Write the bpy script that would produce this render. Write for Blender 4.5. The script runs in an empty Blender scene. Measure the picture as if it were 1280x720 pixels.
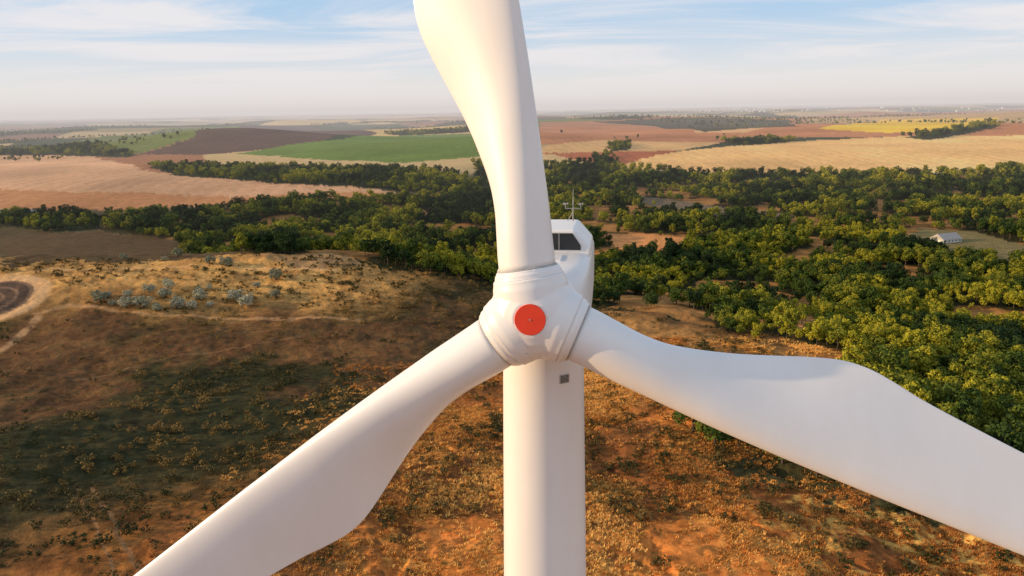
import bpy, bmesh, math, random
import numpy as np
from mathutils import Vector, Matrix, noise as mn
random.seed(4); rng=np.random.default_rng(7)
sc=bpy.context.scene
sc.view_settings.view_transform='Standard'; sc.view_settings.look='None'; sc.view_settings.exposure=0

# ------------------------------------------------------------------ helpers
def link(o,parent=None):
    sc.collection.objects.link(o)
    if parent is not None:
        o.parent=parent
        o.matrix_parent_inverse=Matrix.Translation(-Vector(parent.location))
    return o
def mesh_obj(name,verts,faces,mat=None,smooth=False,parent=None):
    me=bpy.data.meshes.new(name); me.from_pydata([tuple(v) for v in verts],[],faces); me.update()
    if smooth:
        me.polygons.foreach_set('use_smooth',[True]*len(me.polygons))
    if mat: me.materials.append(mat)
    return link(bpy.data.objects.new(name,me),parent)
def nodes_mat(name):
    m=bpy.data.materials.new(name); m.use_nodes=True
    nt=m.node_tree; b=nt.nodes['Principled BSDF']; return m,nt,b
def simple(name,col,rough=.6,var=.12,scale=3.,bump=0.):
    m,nt,b=nodes_mat(name)
    g=nt.nodes.new('ShaderNodeNewGeometry'); n=nt.nodes.new('ShaderNodeTexNoise')
    n.inputs['Scale'].default_value=scale; n.inputs['Detail'].default_value=5
    nt.links.new(g.outputs['Position'],n.inputs['Vector'])
    mr=nt.nodes.new('ShaderNodeMapRange'); mr.inputs['From Min'].default_value=.3; mr.inputs['From Max'].default_value=.7
    mr.inputs['To Min'].default_value=1-var; mr.inputs['To Max'].default_value=1+var*.3
    nt.links.new(n.outputs['Fac'],mr.inputs['Value'])
    v=nt.nodes.new('ShaderNodeVectorMath'); v.operation='SCALE'; v.inputs[0].default_value=col
    nt.links.new(mr.outputs[0],v.inputs['Scale']); nt.links.new(v.outputs[0],b.inputs['Base Color'])
    b.inputs['Roughness'].default_value=rough
    if bump:
        bp=nt.nodes.new('ShaderNodeBump'); bp.inputs['Strength'].default_value=bump
        nt.links.new(n.outputs['Fac'],bp.inputs['Height']); nt.links.new(bp.outputs[0],b.inputs['Normal'])
    return m

# ------------------------------------------------------------------ camera
HC=72.0
cam_d=bpy.data.cameras.new('camera'); cam=bpy.data.objects.new('camera',cam_d); sc.collection.objects.link(cam)
cam_d.lens=26; cam_d.sensor_width=36; cam_d.clip_start=.5; cam_d.clip_end=120000
PITCH=math.radians(13.57); ROLL=math.radians(-1.0)
CM=Matrix.Translation((0,0,HC))@Matrix.Rotation(math.pi/2-PITCH,4,'X')@Matrix.Rotation(ROLL,4,'Z')
cam.matrix_world=CM; sc.camera=cam

# ------------------------------------------------------------------ light
EL=math.radians(14); AZ=math.radians(180+89)
ts=Vector((math.sin(AZ)*math.cos(EL),math.cos(AZ)*math.cos(EL),math.sin(EL)))
sd=bpy.data.lights.new('sun','SUN'); sd.energy=5.0; sd.angle=math.radians(.6); sd.color=(1,.68,.37)
so=bpy.data.objects.new('sun',sd); sc.collection.objects.link(so); so.location=(-60,-60,140)
so.rotation_euler=ts.to_track_quat('Z','Y').to_euler()
w=bpy.data.worlds.new('World'); sc.world=w; w.use_nodes=True
nt=w.node_tree; bg=nt.nodes['Background']; bg.inputs['Strength'].default_value=.14
sky=nt.nodes.new('ShaderNodeTexSky'); sky.sky_type='NISHITA'; sky.sun_disc=False
sky.sun_elevation=EL; sky.sun_rotation=AZ; sky.air_density=1.; sky.dust_density=1.5; sky.altitude=200
tc=nt.nodes.new('ShaderNodeTexCoord'); sep=nt.nodes.new('ShaderNodeSeparateXYZ')
nt.links.new(tc.outputs['Generated'],sep.inputs[0])
def mth(nt,op,a,b=None,clamp=False):
    n=nt.nodes.new('ShaderNodeMath'); n.operation=op; n.use_clamp=clamp
    for i,v in enumerate((a,b)):
        if v is None: continue
        if isinstance(v,(int,float)): n.inputs[i].default_value=v
        else: nt.links.new(v,n.inputs[i])
    return n.outputs[0]
def mrange(val,a,b_,c,d,smooth=True):
    q=nt.nodes.new('ShaderNodeMapRange')
    if smooth: q.interpolation_type='SMOOTHSTEP'
    for k_,v_ in zip(('From Min','From Max','To Min','To Max'),(a,b_,c,d)): q.inputs[k_].default_value=v_
    nt.links.new(val,q.inputs['Value']); return q.outputs[0]
def cmix(f,a,colr):
    m=nt.nodes.new('ShaderNodeMix'); m.data_type='RGBA'; nt.links.new(f,m.inputs[0]); nt.links.new(a,m.inputs[6]); m.inputs[7].default_value=(*colr,1); return m.outputs[2]
zz=mth(nt,'ADD',mth(nt,'MAXIMUM',sep.outputs[2],0.),.07)
cx=mth(nt,'DIVIDE',sep.outputs[0],zz); cy=mth(nt,'DIVIDE',sep.outputs[1],zz)
cmb=nt.nodes.new('ShaderNodeCombineXYZ'); nt.links.new(mth(nt,'MULTIPLY',cx,.5),cmb.inputs[0]); nt.links.new(cy,cmb.inputs[1])
cn=nt.nodes.new('ShaderNodeTexNoise'); cn.inputs['Scale'].default_value=.62; cn.inputs['Detail'].default_value=8; cn.inputs['Roughness'].default_value=.6; cn.inputs['Distortion'].default_value=.7
nt.links.new(cmb.outputs[0],cn.inputs['Vector'])
pale_=mrange(sep.outputs[2],-.02,.6,.92,.25)
l0=cmix(pale_,sky.outputs[0],(3.0,4.6,6.5))
l1=cmix(mrange(sep.outputs[2],.0,.13,1.,0.),l0,(6.5,6.2,5.75))
l2=cmix(mrange(cn.outputs['Fac'],.40,.62,0,.88),l1,(6.3,6.05,6.1))
nt.links.new(l2,bg.inputs['Color'])

# ------------------------------------------------------------------ numpy noise and terrain
TAB=rng.random((256,256))
def vn(x,y,o=0):
    x=x+o*17.31; y=y+o*9.77
    ix=np.floor(x).astype(np.int64); iy=np.floor(y).astype(np.int64); fx=x-ix; fy=y-iy
    fx=fx*fx*(3-2*fx); fy=fy*fy*(3-2*fy)
    a=TAB[ix&255,iy&255]; b=TAB[(ix+1)&255,iy&255]; c=TAB[ix&255,(iy+1)&255]; d=TAB[(ix+1)&255,(iy+1)&255]
    return (a*(1-fx)+b*fx)*(1-fy)+(c*(1-fx)+d*fx)*fy
def fbm(x,y,oc=4,o=0,g=.5):
    s=0;a=1;t=0
    for i in range(oc):
        ca,sa=math.cos(i*1.1),math.sin(i*1.1)
        s=s+a*vn((x*ca+y*sa)*2**i+i*5.2,(-x*sa+y*ca)*2**i-i*3.1,o+i); t+=a; a*=g
    return s/t
def S(a,b,x):
    t=np.clip((x-a)/(b-a),0,1); return t*t*(3-2*t)
def height(x,y):
    x=np.asarray(x,float); y=np.asarray(y,float); d=np.hypot(x,y)
    h=-9*S(125,240,y)*S(70,-30,x)
    h=h+16*np.exp(-((y-350-.05*x)/58)**2)*S(20,-90,x)
    yb=np.clip(300-.9*x,150,372)
    h=h-24*S(0,170,y-yb)
    y0=850-300*S(50,-200,x)
    h=h+24*S(y0,y0+420,y)
    h=h+85*(fbm(x/1100,y/1100,3,3)-.52)*S(950,2400,d)
    h=h+44*np.exp(-((x+760)/380)**2-((y-2050)/330)**2)+26*np.exp(-((x+80)/330)**2-((y-1650)/260)**2)+20*np.exp(-((x-900)/520)**2-((y-1700)/300)**2)+34*np.exp(-((x-600)/700)**2-((y-3600)/500)**2)
    h=h+70*(fbm(x/5200,y/5200,3,8)-.5)*S(5000,12000,d)
    nr=1-S(350,700,d)
    h=h+nr*(6.5*(fbm(x/48,y/48,3,1)-.5)+1.2*(fbm(x/9,y/9,2,2)-.5)+.7*(fbm(x/2.6,y/2.6,2,6)-.5))
    gm=S(-60,-10,x)*S(240,170,y)*S(60,90,y)
    wxx=x+9*(fbm(x/14,y/14,3,60)-.5)
    gl=np.abs(fbm((wxx+.5*y)/20,(y-.3*x)/60,3,5)-.5)*2
    h=h-gm*1.0*(1-S(0,.13,gl))
    return h
TT=np.concatenate([np.linspace(60,1500,900),np.geomspace(1500,60000,900)])
def G(u,v):
    """ground point where the camera ray through image pixel (u,v) meets the terrain"""
    d=(CM.to_3x3()@Vector(((u-640)/924.44,-(v-360)/924.44,-1)))
    z=HC+TT*d.z; hh=height(TT*d.x,TT*d.y); k=int(np.argmax(z<hh))
    if z[k]>=hh[k]: return (TT[-1]*d.x,TT[-1]*d.y)
    if k>0:
        g0=z[k-1]-hh[k-1]; g1=z[k]-hh[k]; t=TT[k-1]+(TT[k]-TT[k-1])*g0/(g0-g1)
    else: t=TT[k]
    return (t*d.x,t*d.y)
def P(*pts): return np.array([G(*p) for p in pts])
def inside(poly,x,y):
    r=np.zeros(x.shape,bool)
    bx=(x>=poly[:,0].min())&(x<=poly[:,0].max())&(y>=poly[:,1].min())&(y<=poly[:,1].max())
    idx=np.nonzero(bx)[0]
    if len(idx)==0: return r
    X=x[idx];Y=y[idx]; q=np.zeros(len(idx),bool); n=len(poly)
    for i in range(n):
        x1,y1=poly[i];x2,y2=poly[(i+1)%n]
        if y1==y2: continue
        c=((y1>Y)!=(y2>Y))&(X<(x2-x1)*(Y-y1)/(y2-y1)+x1)
        q^=c
    r[idx]=q; return r

# grid
fa=np.radians(np.linspace(-43,43,900)); ca=np.radians(np.linspace(43,317,100))[1:-1]
az=np.concatenate([fa,ca]); NA=len(az)
rr=np.concatenate([np.linspace(2,84,24),np.geomspace(85,480,430),np.geomspace(484,70000,400)]); NR=len(rr)
R_,A_=np.meshgrid(rr,az,indexing='ij'); X=(R_*np.sin(A_)).ravel(); Y=(R_*np.cos(A_)).ravel(); Z=height(X,Y)
co=np.stack([X,Y,Z],1)
i=np.arange(NR-1)[:,None]; j=np.arange(NA)[None,:]; j2=(j+1)%NA
F=np.stack(np.broadcast_arrays(i*NA+j,i*NA+j2,(i+1)*NA+j2,(i+1)*NA+j),-1).reshape(-1,4)[:, ::-1]
nv=len(co); co=np.vstack([co,[[0,0,float(height(0,0))]]])
tri=np.stack([np.full(NA,nv),(np.arange(NA)+1)%NA,np.arange(NA)],1)
loops=np.concatenate([F.ravel(),tri.ravel()]); ls=np.concatenate([np.arange(len(F))*4,len(F)*4+np.arange(NA)*3])
me=bpy.data.meshes.new('ground'); me.vertices.add(len(co)); me.vertices.foreach_set('co',co.ravel())
me.loops.add(len(loops)); me.loops.foreach_set('vertex_index',loops.astype(np.int32))
me.polygons.add(len(ls)); me.polygons.foreach_set('loop_start',ls.astype(np.int32))
me.update(calc_edges=True); me.polygons.foreach_set('use_smooth',np.ones(len(ls),bool))

x=co[:,0]; y=co[:,1]; D=np.hypot(x,y)
def C(*c): return np.array(c,float)
col=np.zeros((len(x),3)); fur=np.zeros(len(x))
def mix(mask,c):
    global col
    m=np.asarray(mask,float)[:,None]; col=col*(1-m)+c*m
# near grassland
n1=fbm(x/38,y/38,5,11,.6); n2=fbm(x/11,y/11,4,12,.6); n3=fbm(x/2.4,y/2.4,3,13,.6); n4=fbm(x/75,y/75,3,14)
col[:]=C(.140,.072,.032)
mix(S(.44,.60,n1),C(.062,.048,.022)); mix(S(.5,.66,n2)*.5,C(.24,.125,.045)); mix(S(.55,.65,n3)*.5,C(.05,.042,.02))
near=S(-75,-15,x+ (150-y)*.5)*S(205,140,y+ (n4-.5)*80+(n1-.5)*60)
mix(near,C(.62,.22,.052)); mix(near*S(.42,.58,n2)*.8,C(.82,.38,.09)); mix(near*S(.47,.56,n1)*.85,C(.17,.07,.026)); mix(near*S(.50,.57,n2*.4+n3*.6)*.8,C(.09,.045,.018))
mix(near*S(20,80,x)*S(.42,.55,n3*.5+n2*.5)*.75,C(.88,.52,.13))
ridge=S(262,318,y+(n1-.5)*70)*S(-20,-60,x-(y-330)*.3)*S(420,390,y)
mix(ridge*.9,C(.68,.38,.12)); mix(ridge*S(.50,.62,n2)*.6,C(.27,.14,.05))
edge=np.exp(-((y-(292-.85*x)+14)/16)**2)*S(-10,20,x)
mix(edge*.7,C(.48,.25,.08))
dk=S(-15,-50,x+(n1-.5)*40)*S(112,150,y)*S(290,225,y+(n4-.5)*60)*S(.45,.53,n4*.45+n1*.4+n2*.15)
mix(dk*.8,C(.032,.038,.016))  # olive vegetation tone, darkened further as hill shade painted into the ground colour
col*= (1+1.1*(n3-.5)+.4*(n2-.5))[:,None]
# valley floor and farther land
val=S(400,460,D); mix(val,C(.12,.09,.045)*(1+.8*(n1[:,None]-.5)))
# patchwork of distant fields
pal=np.array([(.38,.18,.09),(.58,.36,.16),(.66,.46,.18),(.09,.11,.04),(.18,.20,.06),(.30,.16,.10),(.50,.28,.12),(.06,.08,.04),(.58,.42,.20),(.32,.25,.11)])
wx=x+260*(fbm(x/900,y/900,2,21)-.5); wy=y+260*(fbm(x/900,y/900,2,22)-.5)
cs=np.where(D<5000,1,2.2)
u_=(wx*.93+wy*.37)/(560*cs); v_=(-wx*.37+wy*.93)/(1000*cs)
v_=v_+TAB[np.floor(u_).astype(int)&255,3]
ci=(TAB[np.floor(u_).astype(int)&255,np.floor(v_).astype(int)&255]*len(pal)).astype(int)
mix(S(1000,1060,D),pal[ci])
fur[D>1060]=.3
mix(S(1300,1500,D)*S(.58,.61,fbm(x/420,y/900,4,31)),C(.045,.055,.03))
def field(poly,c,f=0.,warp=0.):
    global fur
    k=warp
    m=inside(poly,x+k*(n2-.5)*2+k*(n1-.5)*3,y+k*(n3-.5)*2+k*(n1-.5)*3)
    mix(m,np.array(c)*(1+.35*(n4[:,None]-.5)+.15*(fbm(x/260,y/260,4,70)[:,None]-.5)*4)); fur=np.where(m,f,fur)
field(P((0,192),(110,192),(190,214),(330,229),(500,241),(420,250),(300,255),(200,259),(0,268),(-60,268),(-60,192)),(.66,.39,.22),1.,8)
field(P((0,236),(120,240),(300,246),(495,241),(420,250),(300,255),(200,259),(0,268),(-60,268),(-60,236)),(.56,.27,.12),.6,8)
field(P((60,184),(120,172),(210,160),(300,157),(240,172),(170,192),(90,192)),(.17,.21,.05),.3,10)
field(P((170,193),(240,172),(300,157),(380,158),(470,166),(400,178),(320,188),(260,193)),(.13,.08,.06),.5,10)
field(P((296,192),(350,183),(430,174),(500,169),(592,166),(600,196),(510,203),(400,200)),(.15,.23,.04),.3,8)
field(P((520,163),(590,157),(600,163),(590,167),(500,168)),(.6,.42,.2),1,5)
field(P((675,153),(800,148),(1020,145),(1280,136),(1340,140),(1340,168),(1000,172),(900,179),(675,180)),(.52,.23,.11),.7,10)
field(P((1000,150),(1280,138),(1340,140),(1340,150),(1100,158)),(.56,.37,.17),.5,10)
field(P((680,182),(750,175),(905,178),(850,188),(740,190),(680,191)),(.68,.42,.18),.7,8)
field(P((675,192),(740,190),(850,188),(800,200),(775,207),(720,200)),(.44,.15,.07),.6,8)
field(P((865,166),(905,153),(955,160),(930,166)),(.66,.40,.20),1,5)
field(P((770,209),(830,192),(960,178),(1130,170),(1340,168),(1340,208),(1190,216),(1000,216),(860,216)),(.90,.55,.22),.8,8)
field(P((1022,161),(1100,150),(1248,147),(1220,162),(1110,166)),(.85,.55,.06),.6,6)
field(P((740,152),(800,149),(985,150),(1000,158),(880,165),(820,158)),(.09,.085,.05),.3,6)
field(P((0,300),(60,290),(130,288),(230,305),(300,322),(100,325),(0,332)),(.12,.08,.04),0,10)
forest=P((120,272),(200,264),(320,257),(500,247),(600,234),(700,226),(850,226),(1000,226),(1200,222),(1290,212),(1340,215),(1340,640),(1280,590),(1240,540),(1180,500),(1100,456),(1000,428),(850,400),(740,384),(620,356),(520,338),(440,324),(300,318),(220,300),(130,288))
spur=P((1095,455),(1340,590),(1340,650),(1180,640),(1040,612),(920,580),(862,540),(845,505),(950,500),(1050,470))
belts=[P((185,207),(330,210),(560,216),(600,226),(600,238),(500,240),(330,229),(220,219)),
       P((590,204),(680,208),(745,203),(790,212),(860,217),(1200,217),(1300,209),(1300,216),(1000,226),(690,226),(600,232)),
       P((0,186),(60,186),(170,194),(160,197),(60,194),(0,194)),
       P((740,197),(762,194),(775,204),(745,205)),P((760,183),(790,179),(785,188),(765,189)),
       P((1130,172),(1240,155),(1250,158),(1160,175)),P((900,178),(960,174),(1000,176),(930,182)),
       P((480,166),(590,161),(590,165),(490,169)),P((0,270),(60,266),(120,272),(130,286),(60,290),(0,282))]
clear=[P((745,294),(800,290),(855,298),(850,318),(780,314)),P((795,244),(900,258),(992,268),(985,278),(880,270),(800,254)),
       P((1120,302),(1150,286),(1215,288),(1290,308),(1290,332),(1200,322)),P((300,322),(340,316),(440,320),(470,332),(400,334))]
def gapf(a,b_): return fbm(a/34,b_/34,3,50)-.3*S(50,90,a)*S(260,200,b_)
gf=gapf(x,y); gc=C(.34,.17,.055)*(1+1.2*(n2[:,None]-.5))
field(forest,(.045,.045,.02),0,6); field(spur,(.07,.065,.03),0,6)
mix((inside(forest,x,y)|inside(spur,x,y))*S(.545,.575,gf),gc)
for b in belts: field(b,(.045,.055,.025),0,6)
field(clear[0],(.60,.27,.10),0,6); field(clear[1],(.22,.17,.11),0,6); field(clear[2],(.24,.20,.09),0,6); field(clear[3],(.36,.22,.1),0,4)
# ploughed disc and tracks
cx0,cy0=G(-26,377); rx,ry=G(50,372); r0=math.hypot(rx-cx0,ry-cy0)
dd=np.hypot(x-cx0,y-cy0)
mix(S(r0+4,r0+1,dd),C(.66,.40,.19)); mix(S(r0-3.5,r0-4.5,dd),C(.10,.068,.05)); mix(S(.6,.9,np.abs(((dd-r0)%5)/5-.5)*2)*S(r0-3,r0-4,dd)*.55,C(.34,.21,.13))
def track(pts,wid,c,amt=.7):
    p=np.array([G(*q) for q in pts]); dm=np.full(len(x),1e9)
    wxx=x+(n2-.5)*2; wyy=y+(n2-.5)*2
    for k in range(len(p)-1):
        a=p[k];b=p[k+1];ab=b-a;L=(ab**2).sum()
        t=np.clip(((wxx-a[0])*ab[0]+(wyy-a[1])*ab[1])/L,0,1)
        dm=np.minimum(dm,np.hypot(wxx-a[0]-t*ab[0],wyy-a[1]-t*ab[1]))
    mix(S(wid,wid*.4,dm)*amt*(.35+.65*S(.3,.5,n3*.4+n2*.6)),c)
track([(48,392),(90,380),(180,392),(330,398),(450,400)],1.8,C(.48,.28,.13),.75)
track([(48,396),(20,424),(-20,450)],2.4,C(.5,.3,.15),.8)
track([(118,610),(140,650),(180,730)],.55,C(.30,.17,.08),.8)
track([(98,612),(116,650),(150,730)],.4,C(.28,.16,.08),.7)
track([(90,475),(200,450),(380,420)],.9,C(.3,.18,.09),.45)
track([(0,345),(60,336),(240,332),(420,338)],1.5,C(.70,.43,.2),.6)
hzf=(1-np.exp(-np.maximum(D-2500,0)/12000)); mix(hzf*.65,C(.42,.38,.38))  # aerial haze painted into the colour of the distant land
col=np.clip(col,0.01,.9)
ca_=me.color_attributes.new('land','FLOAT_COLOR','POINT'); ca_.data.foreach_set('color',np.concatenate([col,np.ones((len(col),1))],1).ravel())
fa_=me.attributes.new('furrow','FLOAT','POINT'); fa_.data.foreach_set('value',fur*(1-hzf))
gm,nt,b=nodes_mat('ground_land')
at=nt.nodes.new('ShaderNodeAttribute'); at.attribute_name='land'; fu=nt.nodes.new('ShaderNodeAttribute'); fu.attribute_name='furrow'
ge=nt.nodes.new('ShaderNodeNewGeometry')
def nz(scale,det=5,rough=.6):
    n=nt.nodes.new('ShaderNodeTexNoise'); n.inputs['Scale'].default_value=scale; n.inputs['Detail'].default_value=det; n.inputs['Roughness'].default_value=rough
    nt.links.new(ge.outputs['Position'],n.inputs['Vector']); return n.outputs['Fac']
na=nz(.9,4,.8); nb=nz(.12,6,.7); nc=nz(.008,4)
s=mth(nt,'ADD',mth(nt,'MULTIPLY',na,1.8),mth(nt,'MULTIPLY',nb,1.1)); s=mth(nt,'ADD',s,mth(nt,'MULTIPLY',nc,.3)); s=mth(nt,'SUBTRACT',s,.6)
dt=nt.nodes.new('ShaderNodeVectorMath'); dt.operation='DOT_PRODUCT'; dt.inputs[1].default_value=(.95,.12,0); nt.links.new(ge.outputs['Position'],dt.inputs[0])
wv=mth(nt,'SINE',mth(nt,'ADD',mth(nt,'MULTIPLY',dt.outputs['Value'],.3),mth(nt,'MULTIPLY',nb,6.)))
s=mth(nt,'ADD',s,mth(nt,'MULTIPLY',mth(nt,'MULTIPLY',wv,fu.outputs['Fac']),.05))
vs=nt.nodes.new('ShaderNodeVectorMath'); vs.operation='SCALE'; nt.links.new(at.outputs['Color'],vs.inputs[0]); nt.links.new(s,vs.inputs['Scale'])
nt.links.new(vs.outputs[0],b.inputs['Base Color']); b.inputs['Roughness'].default_value=.95; b.inputs['Specular IOR Level'].default_value=.05
bp=nt.nodes.new('ShaderNodeBump'); bp.inputs['Strength'].default_value=.8; bp.inputs['Distance'].default_value=.4
nt.links.new(mth(nt,'ADD',na,mth(nt,'MULTIPLY',nb,1.2)),bp.inputs['Height']); nt.links.new(bp.outputs[0],b.inputs['Normal'])
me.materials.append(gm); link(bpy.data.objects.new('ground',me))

# ------------------------------------------------------------------ atmospheric haze over the far plain
hm=bpy.data.materials.new('haze_air'); hm.use_nodes=True; nt=hm.node_tree; nt.nodes.clear()
out=nt.nodes.new('ShaderNodeOutputMaterial'); ab=nt.nodes.new('ShaderNodeVolumeAbsorption'); em=nt.nodes.new('ShaderNodeEmission'); ad=nt.nodes.new('ShaderNodeAddShader')
SG=1/12000.; ab.inputs['Color'].default_value=(0,0,0,1); ab.inputs['Density'].default_value=SG
em.inputs['Color'].default_value=(.70,.645,.63,1); em.inputs['Strength'].default_value=SG  # volume glows by itself; added emission stands in for light scattered by haze
nt.links.new(ab.outputs[0],ad.inputs[0]); nt.links.new(em.outputs[0],ad.inputs[1]); nt.links.new(ad.outputs[0],out.inputs['Volume'])
V=[(a,b_,c) for c in (-300,260) for a,b_ in ((-75000,520),(75000,520),(75000,75000),(-75000,75000))]
mesh_obj('haze',V,[(3,2,1,0),(4,5,6,7),(0,1,5,4),(1,2,6,5),(2,3,7,6),(3,0,4,7)],hm)

# ------------------------------------------------------------------ trees
def leafmat(name,c1,c2,c3):
    m,nt,b=nodes_mat(name)
    oi=nt.nodes.new('ShaderNodeObjectInfo'); ge=nt.nodes.new('ShaderNodeNewGeometry')
    n=nt.nodes.new('ShaderNodeTexNoise'); n.inputs['Scale'].default_value=.014; n.inputs['Detail'].default_value=4; nt.links.new(ge.outputs['Position'],n.inputs['Vector'])
    nf=nt.nodes.new('ShaderNodeTexNoise'); nf.inputs['Scale'].default_value=.9; nf.inputs['Detail'].default_value=2; nt.links.new(ge.outputs['Position'],nf.inputs['Vector'])
    f=mth(nt,'ADD',mth(nt,'MULTIPLY',oi.outputs['Random'],.6),mth(nt,'MULTIPLY',n.outputs['Fac'],4.0)); f=mth(nt,'SUBTRACT',f,1.75)
    r=nt.nodes.new('ShaderNodeValToRGB'); e=r.color_ramp.elements; e[0].color=(*c1,1); e[0].position=.1; e[1].color=(*c3,1); e[1].position=.95
    k=e.new(.5); k.color=(*c2,1); nt.links.new(f,r.inputs[0])
    vs=nt.nodes.new('ShaderNodeVectorMath'); vs.operation='SCALE'; nt.links.new(r.outputs[0],vs.inputs[0]); nt.links.new(mth(nt,'ADD',mth(nt,'MULTIPLY',nf.outputs['Fac'],1.2),.5),vs.inputs['Scale'])
    nt.links.new(vs.outputs[0],b.inputs['Base Color']); b.inputs['Roughness'].default_value=.7; b.inputs['Specular IOR Level'].default_value=.12
    return m
bark=simple('bark',(.09,.07,.05),.9,.4,4)
leaf=leafmat('leaves',(.016,.034,.010),(.055,.092,.014),(.29,.28,.022))
pale=leafmat('pale_leaves',(.22,.22,.13),(.32,.31,.21),(.42,.40,.28))
dry=leafmat('dry_shrub_leaves',(.04,.045,.014),(.09,.07,.024),(.24,.15,.045))
straw=leafmat('dry_grass_blades',(.40,.16,.04),(.62,.31,.075),(.80,.48,.14))
def tube(V,Fc,a,b,r0,r1,n=6):
    a=Vector(a);b=Vector(b);q=(b-a).to_track_quat('Z','Y'); k=len(V)
    for p,r in ((a,r0),(b,r1)):
        for i in range(n):
            t=i*2*math.pi/n; V.append(p+q@Vector((r*math.cos(t),r*math.sin(t),0)))
    for i in range(n): Fc.append((k+i,k+(i+1)%n,k+n+(i+1)%n,k+n+i))
def tree_mesh(name,H,Rw,nlobe,nleaf,ls,mat,seed,trunk=True):
    rd=random.Random(seed); V=[];Fc=[]
    th=H*.32
    if trunk: tube(V,Fc,(0,0,-.6),(0,0,th),.24,.17); tube(V,Fc,(0,0,th),(rd.uniform(-.3,.3),rd.uniform(-.3,.3),H*.8),.17,.05)
    lobes=[]
    for i in range(nlobe):
        a=i*2.4+rd.uniform(-.5,.5); z=H*(.34+.5*(i+.5)/nlobe)+rd.uniform(-.3,.3)*H*.12
        rad=Rw*(.66*math.sqrt(max(.05,1-((z/H-.52)/.52)**2)))*rd.uniform(.5,1.2)
        c=Vector((rad*math.cos(a),rad*math.sin(a),z)); s=Rw*rd.uniform(.26,.5)
        lobes.append((c,s))
        if trunk: tube(V,Fc,(0,0,th+(z-th)*.4),c,.09,.03,5)
    ntr=len(Fc)
    for i in range(nleaf):
        c,s=lobes[rd.randrange(nlobe)]
        d=Vector((rd.gauss(0,1),rd.gauss(0,1),rd.gauss(.25,1))).normalized()
        p=c+Vector((d.x,d.y,d.z*.85))*s*(rd.uniform(.5,1.0)**.6)*rd.uniform(.85,1.18)
        nrm=(d+Vector((rd.gauss(0,.6),rd.gauss(0,.6),rd.gauss(.1,.6)))).normalized()
        q=nrm.to_track_quat('Z','Y'); l=ls*rd.uniform(.6,1.4); an=rd.uniform(0,6.28); k=len(V)
        for m in range(4):
            t=an+m*math.pi/2; rr_=l*(1 if m%2 else .6); V.append(p+q@Vector((rr_*math.cos(t),rr_*math.sin(t),0)))
        Fc.append((k,k+1,k+2,k+3))
    me=bpy.data.meshes.new(name); me.from_pydata([tuple(v) for v in V],[],Fc)
    me.materials.append(bark); me.materials.append(mat)
    me.polygons.foreach_set('material_index',[0]*ntr+[1]*(len(Fc)-ntr)); me.update()
    return bpy.data.objects.new(name,me)
def tuft_mesh(name,seed):
    rd=random.Random(seed); V=[];Fc=[]
    for c in range(6):
        ox,oy=rd.gauss(0,.8),rd.gauss(0,.8)
        for i in range(12):
            a=rd.uniform(0,6.28); px,py=ox+rd.gauss(0,.2),oy+rd.gauss(0,.2); hh_=rd.uniform(.15,.45); ln=rd.uniform(.1,.4); w_=.08; k=len(V)
            ca,sa=math.cos(a),math.sin(a)
            V+= [(px-sa*w_,py+ca*w_,-.05),(px+sa*w_,py-ca*w_,-.05),(px+ca*ln+sa*w_*.4,py+sa*ln-ca*w_*.4,hh_),(px+ca*ln-sa*w_*.4,py+sa*ln+ca*w_*.4,hh_)]; Fc.append((k,k+1,k+2,k+3))
    me=bpy.data.meshes.new(name); me.from_pydata(V,[],Fc); me.materials.append(straw); me.update(); return bpy.data.objects.new(name,me)
def proto(name,objs):
    c=bpy.data.collections.new(name)
    for o in objs: c.objects.link(o)
    return c
trees=proto('tree_kinds',[tree_mesh('tree_kind',H,Rw,nl,nf,.36,leaf,s) for H,Rw,nl,nf,s in ((9,3.9,12,1300,1),(8,4.4,13,1300,2),(10.5,3.5,13,1300,3),(6.5,3.8,9,1000,4),(8.5,3.7,8,950,5),(11.5,3.0,12,1200,6))])
bushes=proto('bush_kinds',[tree_mesh('bush_kind',2.6,1.9,8,800,.2,pale,s,True) for s in (11,12,13)])
scrub=proto('scrub_kinds',[tree_mesh('scrub_kind',1.0,.9,5,110,.13,dry,s,False) for s in (21,22,23)])
tufts=proto('tuft_kinds',[tuft_mesh('tuft_kind',s) for s in (31,32,33)])
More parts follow.
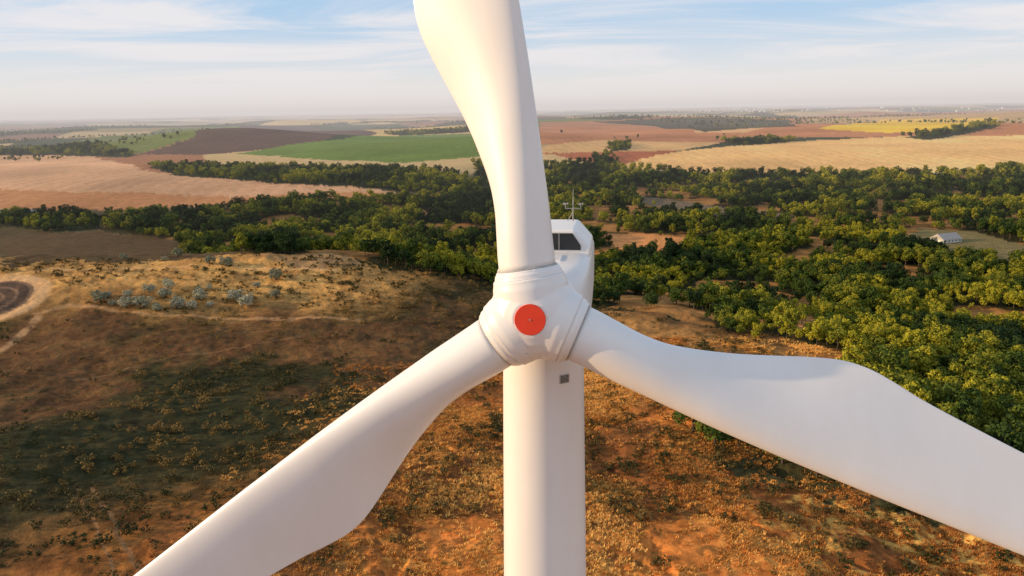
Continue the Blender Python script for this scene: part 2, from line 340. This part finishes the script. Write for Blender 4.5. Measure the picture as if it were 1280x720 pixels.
def scatter(name,pts,scl,coll,nk):
    pts=np.array(pts,float); n=len(pts)
    me=bpy.data.meshes.new(name); me.vertices.add(n); z=height(pts[:,0],pts[:,1])-.1
    me.vertices.foreach_set('co',np.column_stack([pts,z]).ravel())
    me.attributes.new('rot','FLOAT','POINT').data.foreach_set('value',rng.random(n)*6.28)
    me.attributes.new('scl','FLOAT','POINT').data.foreach_set('value',np.asarray(scl,float))
    me.attributes.new('idx','INT','POINT').data.foreach_set('value',rng.integers(0,nk,n).astype(np.int32))
    me.update(); o=link(bpy.data.objects.new(name,me))
    ng=bpy.data.node_groups.new(name+'_scatter','GeometryNodeTree')
    ng.interface.new_socket('Geometry',in_out='INPUT',socket_type='NodeSocketGeometry'); ng.interface.new_socket('Geometry',in_out='OUTPUT',socket_type='NodeSocketGeometry')
    N=ng.nodes; gi=N.new('NodeGroupInput'); go=N.new('NodeGroupOutput'); ip=N.new('GeometryNodeInstanceOnPoints'); ci=N.new('GeometryNodeCollectionInfo')
    ci.inputs['Collection'].default_value=coll; ci.inputs['Separate Children'].default_value=True; ci.inputs['Reset Children'].default_value=True
    def na(nm,t):
        q=N.new('GeometryNodeInputNamedAttribute'); q.data_type=t; q.inputs['Name'].default_value=nm
        return [s for s in q.outputs if s.enabled and s.name=='Attribute'][0]
    cx=N.new('ShaderNodeCombineXYZ'); L=ng.links
    L.new(na('rot','FLOAT'),cx.inputs[2]); L.new(cx.outputs[0],ip.inputs['Rotation']); L.new(na('scl','FLOAT'),ip.inputs['Scale'])
    ip.inputs['Pick Instance'].default_value=True; L.new(na('idx','INT'),ip.inputs['Instance Index'])
    L.new(gi.outputs[0],ip.inputs['Points']); L.new(ci.outputs[0],ip.inputs['Instance']); L.new(ip.outputs[0],go.inputs[0])
    o.modifiers.new('scatter','NODES').node_group=ng
    return o
def jgrid(poly,sp,dmin,dmax):
    x0,y0=poly.min(0); x1,y1=poly.max(0); x0=max(x0,-4500);x1=min(x1,4500);y1=min(y1,9000)
    gx,gy=np.meshgrid(np.arange(x0,x1,sp),np.arange(y0,y1,sp)); gx=gx.ravel()+rng.uniform(-.48,.48,gx.size)*sp; gy=gy.ravel()+rng.uniform(-.48,.48,gy.size)*sp
    d=np.hypot(gx,gy); k=(d>=dmin)&(d<dmax)&(np.abs(gx)<gy*.95+40); gx=gx[k];gy=gy[k]
    k=inside(poly,gx+8*(fbm(gx/14,gy/14,2,40)-.5),gy+14*(fbm(gx/14,gy/14,2,41)-.5)); return gx[k],gy[k]
fx=[];fy=[];fs=[]
for poly in (forest,spur):
    for sp,d0,d1,k in ((4.9,0,520,.86),(6.6,520,900,1.0),(10,900,2500,1.5)):
        a,b_=jgrid(poly,sp,d0,d1); keep=np.ones(len(a),bool)
        for c in clear: keep&=~inside(c,a,b_)
        gap=gapf(a,b_); keep&=(gap<.56)|(rng.random(len(a))<.10)
        a=a[keep];b_=b_[keep]; fx.append(a);fy.append(b_); fs.append(k*rng.uniform(.45,1.25,len(a))*(.55+.95*fbm(a/40,b_/40,2,51)))
scatter('forest',np.column_stack([np.concatenate(fx),np.concatenate(fy)]),np.concatenate(fs),trees,6)
nf=sum(len(a) for a in fx)
fx=[];fy=[];fs=[]
for poly in belts:
    for sp,d0,d1,k in ((7,0,900,1.),(10,900,1600,1.1),(16,1600,6000,1.4)):
        a,b_=jgrid(poly,sp,d0,d1); fx.append(a);fy.append(b_); fs.append(k*rng.uniform(.6,1.2,len(a)))
a=rng.uniform(-4000,4000,26000); b_=rng.uniform(1500,6500,26000); k=(fbm(a/420,b_/900,4,31)>.605)
fx.append(a[k]);fy.append(b_[k]);fs.append(rng.uniform(.5,1.2,k.sum()))
scatter('tree_belt',np.column_stack([np.concatenate(fx),np.concatenate(fy)]),np.concatenate(fs),trees,6)
print('TREES',nf,sum(len(a) for a in fx))
bp_=[(126,378),(140,382),(158,385),(180,385),(196,388),(222,380),(222,386),(262,384),(300,378),(345,368),(345,372),(322,360),(295,376),(240,386),(205,372),(186,366),(160,372),(262,362),(310,382),(135,372),(172,380),(250,374),(210,360),(154,324),(206,326),(262,330),(282,332),(222,322),(345,350),(120,372)]
scatter('pale_bush',[G(*p) for p in bp_],[rng.uniform(.9,1.9) for _ in bp_],bushes,3)
a=rng.uniform(-230,240,36000); b_=rng.uniform(85,345,36000)
pr=S(.45,.60,fbm(a/38,b_/38,5,11,.6))*.8+.08; k=(rng.random(len(a))<pr)&(np.abs(a)<b_*.85)&~inside(forest,a,b_)&(rng.random(len(a))<.5)&(np.hypot(a-cx0,b_-cy0)>r0+6)
scatter('scrub',np.column_stack([a[k],b_[k]]),rng.uniform(.2,1.1,k.sum())**2*1.6+.1,scrub,3)
a=rng.uniform(-60,190,60000); b_=rng.uniform(85,230,60000)
k=(np.abs(a)<b_*.8)&~inside(forest,a,b_)&(rng.random(len(a))<S(.38,.58,fbm(a/11,b_/11,4,12,.6))*S(-60,0,a)*.9+.04)
scatter('dry_grass',np.column_stack([a[k],b_[k]]),rng.uniform(.4,1.2,k.sum()),tufts,3)

# ------------------------------------------------------------------ buildings
plaster=simple('plaster',(.7,.68,.62),.8,.2,.8); roofm=simple('roof_tiles',(.42,.40,.38),.7,.3,1.5); redroof=simple('red_roof',(.35,.13,.08),.7,.3,1.5); dark=simple('dark_glass',(.03,.035,.04),.2,.1)
def house(u,v,L,W_,Hh,rot,roof,name='house'):
    px,py=G(u,v); pz=float(height(px,py))-.2; e=bpy.data.objects.new(name,None); e.location=(px,py,pz); sc.collection.objects.link(e)
    M=Matrix.Translation((px,py,pz))@Matrix.Rotation(rot,4,'Z')
    def box(nm,x0,x1,y0,y1,z0,z1,m):
        c=[(a,b,c_) for c_ in (z0,z1) for a,b in ((x0,y0),(x1,y0),(x1,y1),(x0,y1))]
        mesh_obj(nm,[M@Vector(q) for q in c],[(3,2,1,0),(4,5,6,7),(0,1,5,4),(1,2,6,5),(2,3,7,6),(3,0,4,7)],m,parent=e)
    box('walls',-L/2,L/2,-W_/2,W_/2,0,Hh,plaster)
    o=.4; rh=W_*.32
    c=[(-L/2-o,-W_/2-o,Hh),(L/2+o,-W_/2-o,Hh),(L/2+o,W_/2+o,Hh),(-L/2-o,W_/2+o,Hh),(-L/2-o,0,Hh+rh),(L/2+o,0,Hh+rh)]
    mesh_obj('roof',[M@(Vector(q)+Vector((0,0,.01))) for q in c],[(0,1,5,4),(2,3,4,5),(0,4,3),(1,2,5),(3,2,1,0)],roof,parent=e)
    n=max(2,int(L/3))
    for i in range(n):
        xx=-L/2+(i+.5)*L/n; box('window',xx-.5,xx+.5,-W_/2-.05,-W_/2+.1,Hh*.4,Hh*.78,dark)
    box('door',-L/2+.3,-L/2+1.2,-W_/2-.06,-W_/2+.1,0,2.1,bark)
house(1182,302,17,11,2.8,.35,roofm,'farm_building')
for u,v,L,r in ((8,268,14,.1),(26,266,10,.3),(40,268,16,-.1),(54,266,10,.2),(20,272,12,0)):
    house(u,v,L,8,3.2,r,random.choice((roofm,redroof)))
V=[];Fc=[]
for i in range(110):
    if i<75: u=random.gauss(935,40); v=random.uniform(137,140)
    else: u=random.uniform(850,1270); v=random.uniform(135,139.5)
    px,py=G(u,v)
    dd_=math.hypot(px,py)
    if dd_>16000: px*=16000/dd_;py*=16000/dd_;dd_=16000
    pz=float(height(px,py))-2; a=random.uniform(5,15)*dd_/8000; b2=random.uniform(6,12)*dd_/7000; h_=random.uniform(6,20)*dd_/12000; k=len(V)
    for zz_ in (0,h_+2):
        for q,r in ((-a,-b2),(a,-b2),(a,b2),(-a,b2)): V.append((px+q,py+r,pz+zz_))
    Fc+=[(k+4,k+5,k+6,k+7),(k,k+1,k+5,k+4),(k+1,k+2,k+6,k+5),(k+2,k+3,k+7,k+6),(k+3,k,k+4,k+7)]
mesh_obj('distant_town',V,Fc,simple('town_walls',(.6,.58,.58),.8,.3,.01))

# ------------------------------------------------------------------ wind turbine
white,nt,b=nodes_mat('white_gelcoat')
ge=nt.nodes.new('ShaderNodeNewGeometry'); n=nt.nodes.new('ShaderNodeTexNoise'); n.inputs['Scale'].default_value=.7; n.inputs['Detail'].default_value=8; n.inputs['Roughness'].default_value=.65
mp=nt.nodes.new('ShaderNodeMapping'); mp.inputs['Scale'].default_value=(1,1,.35); nt.links.new(ge.outputs['Position'],mp.inputs[0]); nt.links.new(mp.outputs[0],n.inputs['Vector'])
r=nt.nodes.new('ShaderNodeValToRGB'); r.color_ramp.elements[0].position=.3; r.color_ramp.elements[0].color=(.80,.80,.81,1); r.color_ramp.elements[1].position=.62; r.color_ramp.elements[1].color=(.84,.85,.87,1)
nt.links.new(n.outputs['Fac'],r.inputs[0]); nt.links.new(r.outputs[0],b.inputs['Base Color']); b.inputs['Roughness'].default_value=.34; b.inputs['Specular IOR Level'].default_value=.5
red=simple('red_paint',(.80,.05,.012),.5,.1,3); grey=simple('grey_metal',(.35,.35,.36),.45,.2,4); blk=simple('dark_opening',(.02,.022,.026),.3,.2,3); seam=simple('seam_grey',(.46,.46,.46),.6,.2,4); conc=simple('concrete',(.4,.38,.35),.9,.3,1)
nose=Vector((.44,17.8,HC-5.12)); yaw=Vector((.46,3.2,0)).normalized()
tilt=math.radians(7.5); nrm=Vector((-yaw.x*math.cos(tilt),-yaw.y*math.cos(tilt),math.sin(tilt)))
Rv=Vector((yaw.y,-yaw.x,0)); Uv=nrm.cross(Rv).normalized(); Cn=nose-nrm*1.0
tx,ty=.9,21.0; gz=float(height(tx,ty)); ztop=nose.z-1.3
tb=bpy.data.objects.new('wind_turbine',None); tb.location=(tx,ty,gz); sc.collection.objects.link(tb)
V=[];Fc=[];NS=96
zs=[gz-1]+[gz+1+i*(ztop-gz-1)/16 for i in range(17)]
for z in zs:
    r_=1.19+.016*(ztop-z)
    for i in range(NS):
        t=i*2*math.pi/NS; V.append((tx+r_*math.cos(t),ty+r_*math.sin(t),z))
for k in range(len(zs)-1):
    for i in range(NS): Fc.append((k*NS+i,k*NS+(i+1)%NS,(k+1)*NS+(i+1)%NS,(k+1)*NS+i))
mesh_obj('tower',V,Fc,white,True,tb)
def torus(name,c,axis,R,r,mat,n=72,m=8,flat=1.):
    q=Vector(axis).to_track_quat('Z','Y'); V=[];Fc=[]
    for i in range(n):
        a=i*2*math.pi/n
        for j in range(m):
            b_=j*2*math.pi/m; V.append(Vector(c)+q@Vector(((R+r*math.cos(b_))*math.cos(a),(R+r*math.cos(b_))*math.sin(a),r*flat*math.sin(b_))))
    for i in range(n):
        for j in range(m): Fc.append((i*m+j,((i+1)%n)*m+j,((i+1)%n)*m+(j+1)%m,i*m+(j+1)%m))
    return mesh_obj(name,V,Fc,mat,True,tb)
for z in (ztop-23,ztop-45): torus('tower_flange',(tx,ty,z),(0,0,1),1.19+.016*(ztop-z),.02,seam,96)
V=[];Fc=[];
for z,r_ in ((gz-1.2,5.5),(gz+.5,5.5),(gz+.5,1.5)):
    for i in range(48): V.append((tx+r_*math.cos(i*math.pi/24),ty+r_*math.sin(i*math.pi/24),z))
for k in range(2):
    for i in range(48): Fc.append((k*48+i,k*48+(i+1)%48,(k+1)*48+(i+1)%48,(k+1)*48+i))
mesh_obj('foundation',V,Fc,conc,False,tb)
def obox(name,c,ax,ay,az,sx,sy,sz,mat,bev=0.):
    c=Vector(c);V=[]
    for k in (-1,1):
        for a,b_ in ((-1,-1),(1,-1),(1,1),(-1,1)): V.append(c+Vector(ax)*a*sx+Vector(ay)*b_*sy+Vector(az)*k*sz)
    o=mesh_obj(name,V,[(3,2,1,0),(4,5,6,7),(0,1,5,4),(1,2,6,5),(2,3,7,6),(3,0,4,7)],mat,False,tb)
    if bev: mo=o.modifiers.new('b','BEVEL'); mo.width=bev; mo.segments=3
    return o
def on_tower(ang,z,name,w_,h_,t_,mat,off=0.):
    rad=1.19+.016*(ztop-z); d=Vector((math.sin(ang),-math.cos(ang),0)); s_=Vector((math.cos(ang),math.sin(ang),0))
    return obox(name,Vector((tx,ty,z))+d*(rad+off),s_,d,(0,0,1),w_,t_,h_,mat)
va=.47; vz=HC-7.5
on_tower(va,vz,'vent_frame',.15,.13,.03,seam)
on_tower(va,vz,'vent_opening',.125,.105,.03,blk,.008)
for i in range(5): on_tower(va,vz-.08+i*.04,'vent_slat',.12,.009,.03,grey,.018)
on_tower(.3,gz+2.1,'tower_door',.45,1.05,.06,grey)
def loft(name,secs,mat,smooth=True,caps=True):
    V=[];Fc=[];n=len(secs[0])
    for s_ in secs: V+=s_
    for k in range(len(secs)-1):
        for i in range(n): Fc.append((k*n+i,k*n+(i+1)%n,(k+1)*n+(i+1)%n,(k+1)*n+i))
    if caps: Fc.append(tuple(range(n))[::-1]); Fc.append(tuple((len(secs)-1)*n+i for i in range(n)))
    return mesh_obj(name,V,Fc,mat,smooth,tb)
H0=Vector((nose.x,nose.y,nose.z))
def np_(s_,a,z): return H0+yaw*s_+Rv*a+Vector((0,0,z))
def rrect(s_,w_,z0,z1,e=6.,n=56):
    o=[];cz=(z0+z1)/2;hz_=(z1-z0)/2
    for i in range(n):
        t=i*2*math.pi/n; c_,s2=math.cos(t),math.sin(t)
        o.append(np_(s_,w_*math.copysign(abs(c_)**(2/e),c_),cz+hz_*math.copysign(abs(s2)**(2/e),s2)))
    return o
loft('nacelle_body',[rrect(1.95,.95,-.95,.60,3),rrect(2.0,1.05,-1.1,.66,3.2),rrect(2.5,1.25,-1.3,.75,4.5),rrect(3.2,1.36,-1.4,.8,6.5),rrect(6,1.36,-1.45,.8,7),rrect(8.3,1.34,-1.3,.8,7),rrect(9.1,1.2,-.9,.75,6),rrect(9.35,1.0,-.6,.6,4)],white)
def hood(s_,wb,wt,z0,z1): return [np_(s_,-wb,z0),np_(s_,wb,z0),np_(s_,wb,z0+(z1-z0)*.3),np_(s_,wt,z1),np_(s_,-wt,z1),np_(s_,-wb,z0+(z1-z0)*.3)]
o=loft('cooler_hood',[hood(4.9,1.33,.82,.65,1.48),hood(7.4,1.31,.82,.65,1.44),hood(8.6,1.15,.7,.65,1.1)],white,False); mo=o.modifiers.new('b','BEVEL'); mo.width=.07; mo.segments=3; mo.limit_method='ANGLE'
def plate(name,pts,s0,s1,mat): return loft(name,[[np_(s0,a,z) for a,z in pts],[np_(s1,a,z) for a,z in pts]],mat,False)
plate('cooler_opening',[(-1.02,.86),(1.02,.86),(1.02,1.0),(.76,1.38),(-.76,1.38),(-1.02,1.0)],4.87,4.95,blk)
for a in (-.45,.35): plate('cooler_grille_bar',[(a-.012,.87),(a+.012,.87),(a+.012,1.37),(a-.012,1.37)],4.85,4.9,grey)
plate('roof_hatch',[(-.5,.79),(.5,.79),(.5,.84),(-.5,.84)],3.4,4.3,white)
def rod(name,a,b_,r_,mat=grey):
    V=[];Fc=[]; tube(V,Fc,a,b_,r_,r_*.9,8); return mesh_obj(name,V,Fc,mat,True,tb)
ms=7.0; ma=.66; zt=1.42
rod('mast_pole',np_(ms,ma,zt),np_(ms,ma,zt+.8),.02); rod('mast_arm',np_(ms,ma-.25,zt+.45),np_(ms,ma+.25,zt+.45),.015)
rod('lightning_rod',np_(ms,ma,zt+.78),np_(ms,ma,zt+1.1),.010)
rod('mast_leg',np_(ms,ma-.2,zt),np_(ms,ma,zt+.35),.012)
for a in (-.25,.25):
    rod('sensor_post',np_(ms,ma+a,zt+.44),np_(ms,ma+a,zt+.6),.015)
    for k in range(3):
        t=k*2.09+.4; c_=np_(ms,ma+a,zt+.6)+Vector((.07*math.cos(t),.07*math.sin(t),0)); rod('cup_arm',np_(ms,ma+a,zt+.6),c_,.008); rod('wind_cup',c_-Vector((.025,0,.025)),c_+Vector((.025,0,.03)),.028)
# hub casting: revolve + blade collars, fused
bm=bmesh.new()
q=nrm.to_track_quat('Z','Y')
prof=[(0,.0),(.46,.0),(.50,-.02),(.68,-.10),(.92,-.28),(1.10,-.55),(1.19,-.9),(1.22,-1.3),(1.19,-1.75),(1.1,-1.98),(0,-1.98)]
n=64; rings=[]
for r_,z in prof:
    if r_==0: rings.append([bm.verts.new(nose+nrm*z)])
    else: rings.append([bm.verts.new(nose+nrm*z+q@Vector((r_*math.cos(i*2*math.pi/n),r_*math.sin(i*2*math.pi/n),0))) for i in range(n)])
def skin(A,B):
    for i in range(n):
        i2=(i+1)%n
        if len(A)==1: bm.faces.new((A[0],B[i],B[i2]))
        elif len(B)==1: bm.faces.new((A[i],B[0],A[i2]))
        else: bm.faces.new((A[i],B[i],B[i2],A[i2]))
for k in range(len(rings)-1): skin(rings[k],rings[k+1])
TH=[math.radians(v) for v in (99.0,216.9,337.8)]
dirs=[(math.cos(t)*Rv+math.sin(t)*Uv, math.sin(t)*Rv-math.cos(t)*Uv) for t in TH]
for e,l in dirs:
    qq=e.to_track_quat('Z','Y'); pr=[(0,.2),(1.02,.2),(.99,.75),(.95,.92),(.95,.98),(.90,1.0),(.88,1.12),(.84,1.16),(.83,1.22),(0,1.22)]; rg=[]
    for r_,z in pr:
        if r_==0: rg.append([bm.verts.new(Cn+e*z)])
        else: rg.append([bm.verts.new(Cn+e*z+qq@Vector((r_*math.cos(i*2*math.pi/n),r_*math.sin(i*2*math.pi/n),0))) for i in range(n)])
    for k in range(len(rg)-1): skin(rg[k],rg[k+1])
bmesh.ops.recalc_face_normals(bm,faces=bm.faces)
me=bpy.data.meshes.new('hub'); bm.to_mesh(me); bm.free(); me.materials.append(white)
hub=link(bpy.data.objects.new('hub',me),tb)
mo=hub.modifiers.new('r','REMESH'); mo.mode='VOXEL'; mo.voxel_size=.024; mo.use_smooth_shade=True
mo=hub.modifiers.new('s','SMOOTH'); mo.factor=.5; mo.iterations=4
def disc(name,c,ax,R0,R1,th,mat):
    qq=Vector(ax).to_track_quat('Z','Y'); V=[];Fc=[]
    for r_,z in ((R0,0),(R0,th),(R1,th*1.25)):
        for i in range(64): V.append(Vector(c)+qq@Vector((r_*math.cos(i*math.pi/32),r_*math.sin(i*math.pi/32),z)))
    for k in range(2):
        for i in range(64): Fc.append((k*64+i,k*64+(i+1)%64,(k+1)*64+(i+1)%64,(k+1)*64+i))
    Fc.append(tuple(128+i for i in range(64))); return mesh_obj(name,V,Fc,mat,False,tb)
disc('nose_disc',nose-nrm*.02,nrm,.395,.385,.05,red)
disc('disc_bolt',nose+nrm*.02,nrm,.022,.018,.03,grey)
torus('nose_seam',nose-nrm*.012,nrm,.43,.012,seam)
torus('hub_seam',nose-nrm*1.93,nrm,1.1,.012,seam)
for k in range(3):
    e,l=dirs[k]
    torus('root_seam',Cn+e*1.235,e,.775,.02,seam,flat=.8)
    torus('collar_seam',Cn+e*1.0,e,.905,.012,seam,flat=.8)
hp=nose-nrm*.2+Rv*.66-Uv*.22
rod('hub_handle',hp+Uv*.17+nrm*.10,hp-Uv*.17+nrm*.10-Rv*.04,.018,white); rod('hub_handle_foot',hp+Uv*.17-nrm*.1,hp+Uv*.17+nrm*.1,.016,white); rod('hub_handle_foot',hp-Uv*.17-Rv*.04-nrm*.1,hp-Uv*.17-Rv*.04+nrm*.1,.016,white)
for a in (20,75,140,200,262,320):
    t=math.radians(a); c_=nose-nrm*.27+(math.cos(t)*Rv+math.sin(t)*Uv)*.9; disc('hub_bolt',c_-nrm*.02,(nrm+(math.cos(t)*Rv+math.sin(t)*Uv)).normalized(),.03,.025,.035,grey)
# blades
RS=[1.2,1.6,2.1,2.8,3.5,4.3,5.2,6.2,7.0,7.8,8.5,9.2,9.9,11.5,13.5,16,19,22,24.5,25.6,26]
LE=[.75,.76,.78,.81,.82,.83,.84,.85,.85,.84,.83,.82,.81,.77,.72,.65,.56,.45,.34,.22,.04]
TE=[.75,.73,.68,.62,.65,.82,1.08,1.44,1.74,1.98,2.04,1.96,1.84,1.68,1.52,1.30,1.06,.82,.62,.35,.06]
TK=[.75,.74,.72,.68,.63,.56,.50,.44,.40,.36,.33,.31,.29,.26,.23,.19,.15,.11,.08,.05,.01]
def cub(x_,arr):
    k=int(np.searchsorted(RS,x_,side='right'))-1; k=max(0,min(k,len(RS)-2)); t=(x_-RS[k])/(RS[k+1]-RS[k])
    def sl(i):
        if i<=0: return (arr[1]-arr[0])/(RS[1]-RS[0])
        if i>=len(RS)-1: return (arr[-1]-arr[-2])/(RS[-1]-RS[-2])
        return (arr[i+1]-arr[i-1])/(RS[i+1]-RS[i-1])
    h_=RS[k+1]-RS[k]; a,b_=arr[k],arr[k+1]; ma,mb=sl(k)*h_,sl(k+1)*h_
    return (2*t**3-3*t*t+1)*a+(t**3-2*t*t+t)*ma+(-2*t**3+3*t*t)*b_+(t**3-t*t)*mb
for k in range(3):
    e,l=dirs[k]; V=[];Fc=[];n=72; st=list(np.concatenate([np.linspace(1.22,12,70),np.linspace(12.4,26,36)]))
    for r_ in st:
        L_=cub(r_,LE);T_=cub(r_,TE);K=cub(r_,TK); be=math.radians(17-13*float(S(4,22,r_)))*float(S(1.5,5.5,r_)); af=float(S(1.8,7.0,r_)); sc_=1/math.cos(be)
        for i in range(n):
            p=i*2*math.pi/n; c_=math.cos(p); s2=math.sin(p)
            cx_=((L_-T_)/2+(L_+T_)/2*c_)*sc_
            tk=K*s2*((1-af)+af*(((1+c_)/2*.93+.07)**.75)*1.25)
            tk-= af*.10*K*(1-c_)
            V.append(Cn+e*r_+ (l*math.cos(be)+nrm*math.sin(be))*cx_ + (-l*math.sin(be)+nrm*math.cos(be))*tk)
    for q_ in range(len(st)-1):
        for i in range(n): Fc.append((q_*n+i,q_*n+(i+1)%n,(q_+1)*n+(i+1)%n,(q_+1)*n+i))
    Fc.append(tuple((len(st)-1)*n+i for i in range(n))); Fc.append(tuple(range(n))[::-1])
    o=mesh_obj('blade',V,Fc,white,True,tb)
    bm=bmesh.new(); bm.from_mesh(o.data); bmesh.ops.recalc_face_normals(bm,faces=bm.faces); bm.to_mesh(o.data); bm.free()
